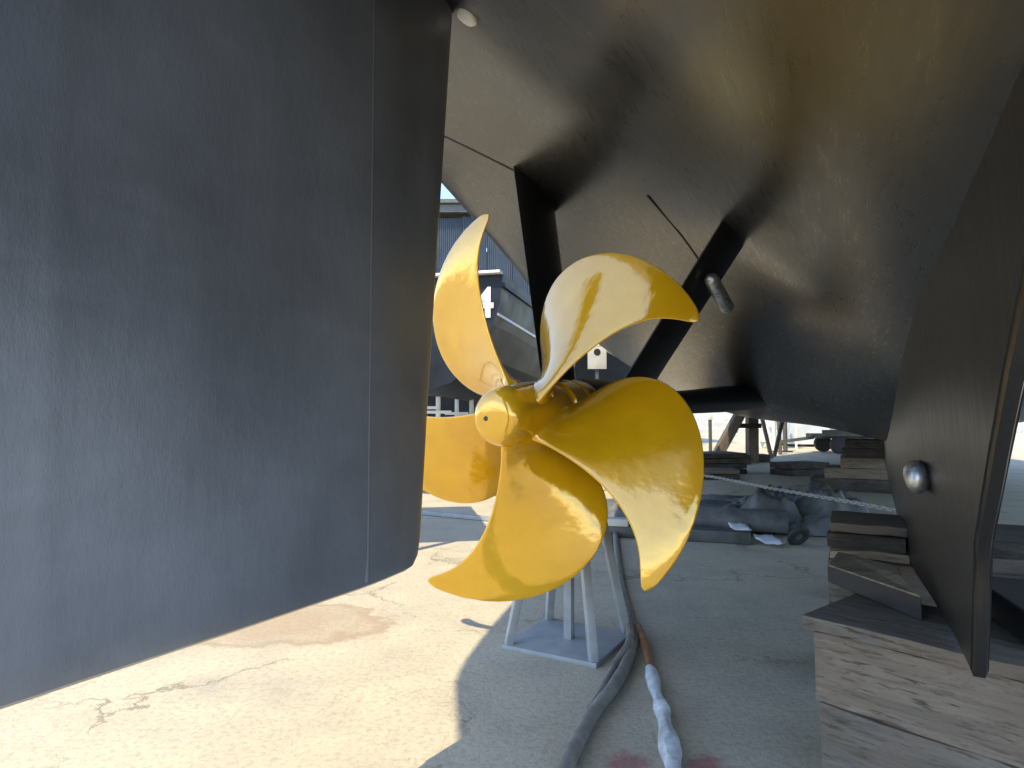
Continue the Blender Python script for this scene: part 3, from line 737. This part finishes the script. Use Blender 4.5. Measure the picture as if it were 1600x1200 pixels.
for x in (-.75, .1):
    for y in (-.62, .62):
        w = revolve('wheel', [(-.09, .12), (-.09, .25), (-.07, .28), (.07, .28), (.09, .25), (.09, .12)], M_TYRE, tr, 24); w.location = (x, y, .28)
bar('drawbar', (-1.3, 0, .5), (-2.4, 0, .35), .1, .1, M_GREYST, tr)
o = box('white_crate', (11.5, 21.0, .98), (1.7, 1.1, .7), M_WHITE, None, -.06, .02); prop(o, 'white crate loaded on the low dark trailer', 'crate')
for i, (x0, x1, y, m_, lab) in enumerate(((7.35, 7.0, 18.2, M_WOODG, 'slender leaning prop next to the upright shore'), (7.75, 8.15, 19.0, M_WOODD, 'slender dark prop leaning right beyond the shores'), (8.35, 8.3, 20.0, M_WOODG, 'slender upright prop beside the tubular posts'))):
    o = bar('thin_prop', (x0, y, 0), (x1, y, 1.6), .09, .09, m_, None, .006, (0, 1, 0)); prop(o, lab, 'prop', 'slender props in the far yard')
e = empty('trestle', (9.75, 17.3, 0)); prop(e, 'small pale trestle standing in front of the trailer', 'trestle')
bar('top_beam', (-.35, 0, .55), (.35, 0, .55), .1, .08, M_CONC, e)
for sx_ in (-.28, .28):
    for sy_ in (-.2, .2): bar('leg', (sx_, sy_, 0), (sx_ * .8, sy_ * .1, .52), .05, .05, M_CONC, e)

# neighbouring boat with its draught mark
nb_ = empty('neighbouring_boat', (-1.38, 9.0, 0), -radians(14)); prop(nb_, 'dark navy hull of the next boat, marked with a white 4', 'boat')
SEC = [(0, 1.50), (.55, 1.66), (.98, 2.0), (1.15, 2.45), (1.25, 2.75), (1.28, 3.05), (1.30, 3.14)]
LY = [(0, 1.0, 0), (1.2, 1.02, 0), (3, 1.03, -.05), (6, 1.0, -.1), (9, .8, 0), (11.5, .35, .3), (12.5, .03, .6)]
V = []; Fc = []; row0 = None
for y, k, dz in LY:
    row = [(-u * k, y, z + dz) for u, z in reversed(SEC)] + [(u * k, y, z + dz) for u, z in SEC[1:]]; V += row
n = len(row)
for i in range(len(LY) - 1):
    for k in range(n - 1): a = i * n + k; Fc.append((a, a + 1, a + 1 + n, a + n))
    Fc.append((i * n, (i + 1) * n, (i + 1) * n + n - 1, i * n + n - 1))
Fc.append(tuple(range(n)))
nh = pyd('hull', V, Fc, [M_NAVY, M_GREYHULL], nb_, 25)
for p in nh.data.polygons:
    if p.center.z > 2.42 and p.center.y > .05 and p.center.z < 3.12: p.material_index = 1
box('rail_cap', (0, -.03, 3.165), (2.56, .16, .04), M_WHITE, nb_, 0, .01)
for sx_ in (-1, 1): bar('boot_stripe', (sx_ * 1.21, .02, 2.60), (sx_ * 1.25, 3.0, 2.56), .02, .035, M_WHITE, nb_)
fc = bpy.data.curves.new('mark', 'FONT'); fc.body = '4'; fc.size = .58; fc.extrude = .006; fc.offset = .012
to = bpy.data.objects.new('mark', fc); COL.objects.link(to); dg = bpy.context.evaluated_depsgraph_get()
tm = bpy.data.meshes.new_from_object(to.evaluated_get(dg)); bpy.data.objects.remove(to)
mk = link('draught_mark', tm, M_WHITE, nb_); mk.rotation_euler = (pi / 2, 0, 0); mk.location = (.88, -.012, 2.56)
for sx_ in (-1, 1): bar('rubbing_strake', (sx_ * 1.295, .0, 3.0), (sx_ * 1.33, 3.0, 3.0), .05, .06, M_NAVY, nb_)
# stands under it
JG = 'white jack stands under the next boat'
def jack(x, y, h, lab):
    e = empty('jack_stand', (x, y, 0)); prop(e, lab, 'stand', JG)
    for a in (0, 2.1, 4.2): bar('foot', (.5 * cos(a), .5 * sin(a), .02), (0, 0, h * .62), .07, .07, M_WHITE, e)
    bar('post', (0, 0, .3), (0, 0, h), .075, .075, M_WHITE, e, .01, (0, 1, 0)); box('head', (0, 0, h + .02), (.32, .24, .05), M_WHITE, e, 0, .01)
    bar('handle', (-.22, -.05, h * .78), (.22, -.05, h * .78), .04, .05, M_WHITE, e)
    return e
for x, y, h, lab in ((-1.50, 11.0, 1.72, 'jack stand closest to the rudder edge'), (-1.22, 10.6, 1.62, 'jack stand with a wide crossbar, second from the rudder edge'),
                     (-1.05, 12.2, 1.60, 'jack stand standing farthest back of the group'), (-.72, 11.4, 1.56, 'jack stand right behind the propeller hub')):
    jack(x, y, h, lab)
GD = 'dark drums behind the jack stands'
for i, (x, y, h) in enumerate(((-2.1, 14.6, .9), (-1.45, 14.2, .9), (-.85, 14.7, 1.0), (-.2, 14.3, .9), (.45, 14.8, .9))):
    e = empty('drum', (x, y, 0)); prop(e, ['dark drum nearest the rudder edge', 'dark drum second from the rudder edge', 'tallest dark drum in the row behind the jack stands', 'dark drum second from the right in the row', 'dark drum at the right end of the row'][i], 'drum', GD)
    b = revolve('barrel', [(0, .27), (.02, .29), (h * .33 - .02, .29), (h * .33, .305), (h * .33 + .02, .29), (h * .66 - .02, .29), (h * .66, .305), (h * .66 + .02, .29), (h - .02, .29), (h, .275)], M_GREYST, e, 24); b.rotation_euler = (pi / 2, 0, 0)
# shed behind: corrugated upper wall over dark open bays
shd = empty('boat_shed', (0, 25, 0)); prop(shd, 'blue grey corrugated shed with dark open bays behind the next boat', 'shed')
def corr(w, h, name):
    V = []; Fc = []; n = 12
    for i in range(n * 2 + 1):
        x = -w / 2 + w * i / (2 * n); y = .05 * (i % 2)
        V += [(x, y, 0), (x, y, h)]
    for i in range(n * 2): Fc.append((2 * i, 2 * i + 2, 2 * i + 3, 2 * i + 1))
    me = bpy.data.meshes.new(name); me.from_pydata(V, [], Fc); return me
cm = corr(.98, 4.9, 'wall_sheet')
for i in range(26):
    o = link('wall_sheet', cm, M_SHED, shd); o.location = (-19.5 + i * 1.0, .02 * (i % 2), 4.2 - .06 * (i % 3)); o.scale = (1, 1, 1 + .012 * (i % 2))
bar('eaves_beam', (-20, -.15, 9.35), (6.6, -.15, 9.35), .2, .3, M_GREYST, shd)
bar('lintel', (-20, -.12, 4.05), (6.6, -.12, 4.05), .3, .35, M_WHITE, shd)
box('back_wall', (-6.7, 6, 4.6), (26.6, .3, 9.2), M_SHEDLOW, shd); box('roof', (-6.7, 3, 9.6), (27, 6.8, .15), M_GREYST, shd)
for i in range(6): bar('shed_post', (-19.8 + i * 5.26, 0, 0), (-19.8 + i * 5.26, 0, 4), .25, .25, M_GREYST, shd, 0, (0, 1, 0))
# white sign box past the bracket; white bar standing in for a sunlit strip
e = empty('white_board', (1.36, 10.2, 0)); prop(e, 'white board with a dark round mark, seen between blade and bracket', 'sign')
box('panel', (0, 0, 2.13), (.30, .03, .36), M_CONC, e, 0, .004); bar('post', (0, .04, 0), (0, .04, 2.0), .05, .05, M_GREYST, e, 0, (0, 1, 0))
rm = revolve('round_mark', [(-.02, .055), (-.016, .055)], M_SEAM, e, 20); rm.location = (.0, 0, 2.22)
o = bar('lit_strip_bar', (1.42, 10.4, 2.42), (2.15, 11.1, 2.14), .10, .16, M_WHITE, None, .01); prop(o, 'white bar standing in for a sunlit strip under the hull edge beyond the bracket', 'plank')
# plank platform, unseen behind the rudder, added to cast shade on the ground
pf = empty('shadow_platform', (-.95, 5.2, 0), radians(10)); prop(pf, 'unseen plank platform on steel legs, added behind the big rudder to cast a shadow', 'platform')
for k in range(10): box('plank', (-.62, .12 + .235 * k, 2.2), (1.24, .225, .045), M_WOODG, pf, 0, .004)
for x in (-.12, -1.12):
    for y in (.3, 2.1): bar('leg', (x, y, 0), (x, y, 2.17), .06, .06, M_GREYST, pf, 0, (0, 1, 0))
    bar('bearer', (x, .05, 2.14), (x, 2.35, 2.14), .08, .07, M_GREYST, pf)
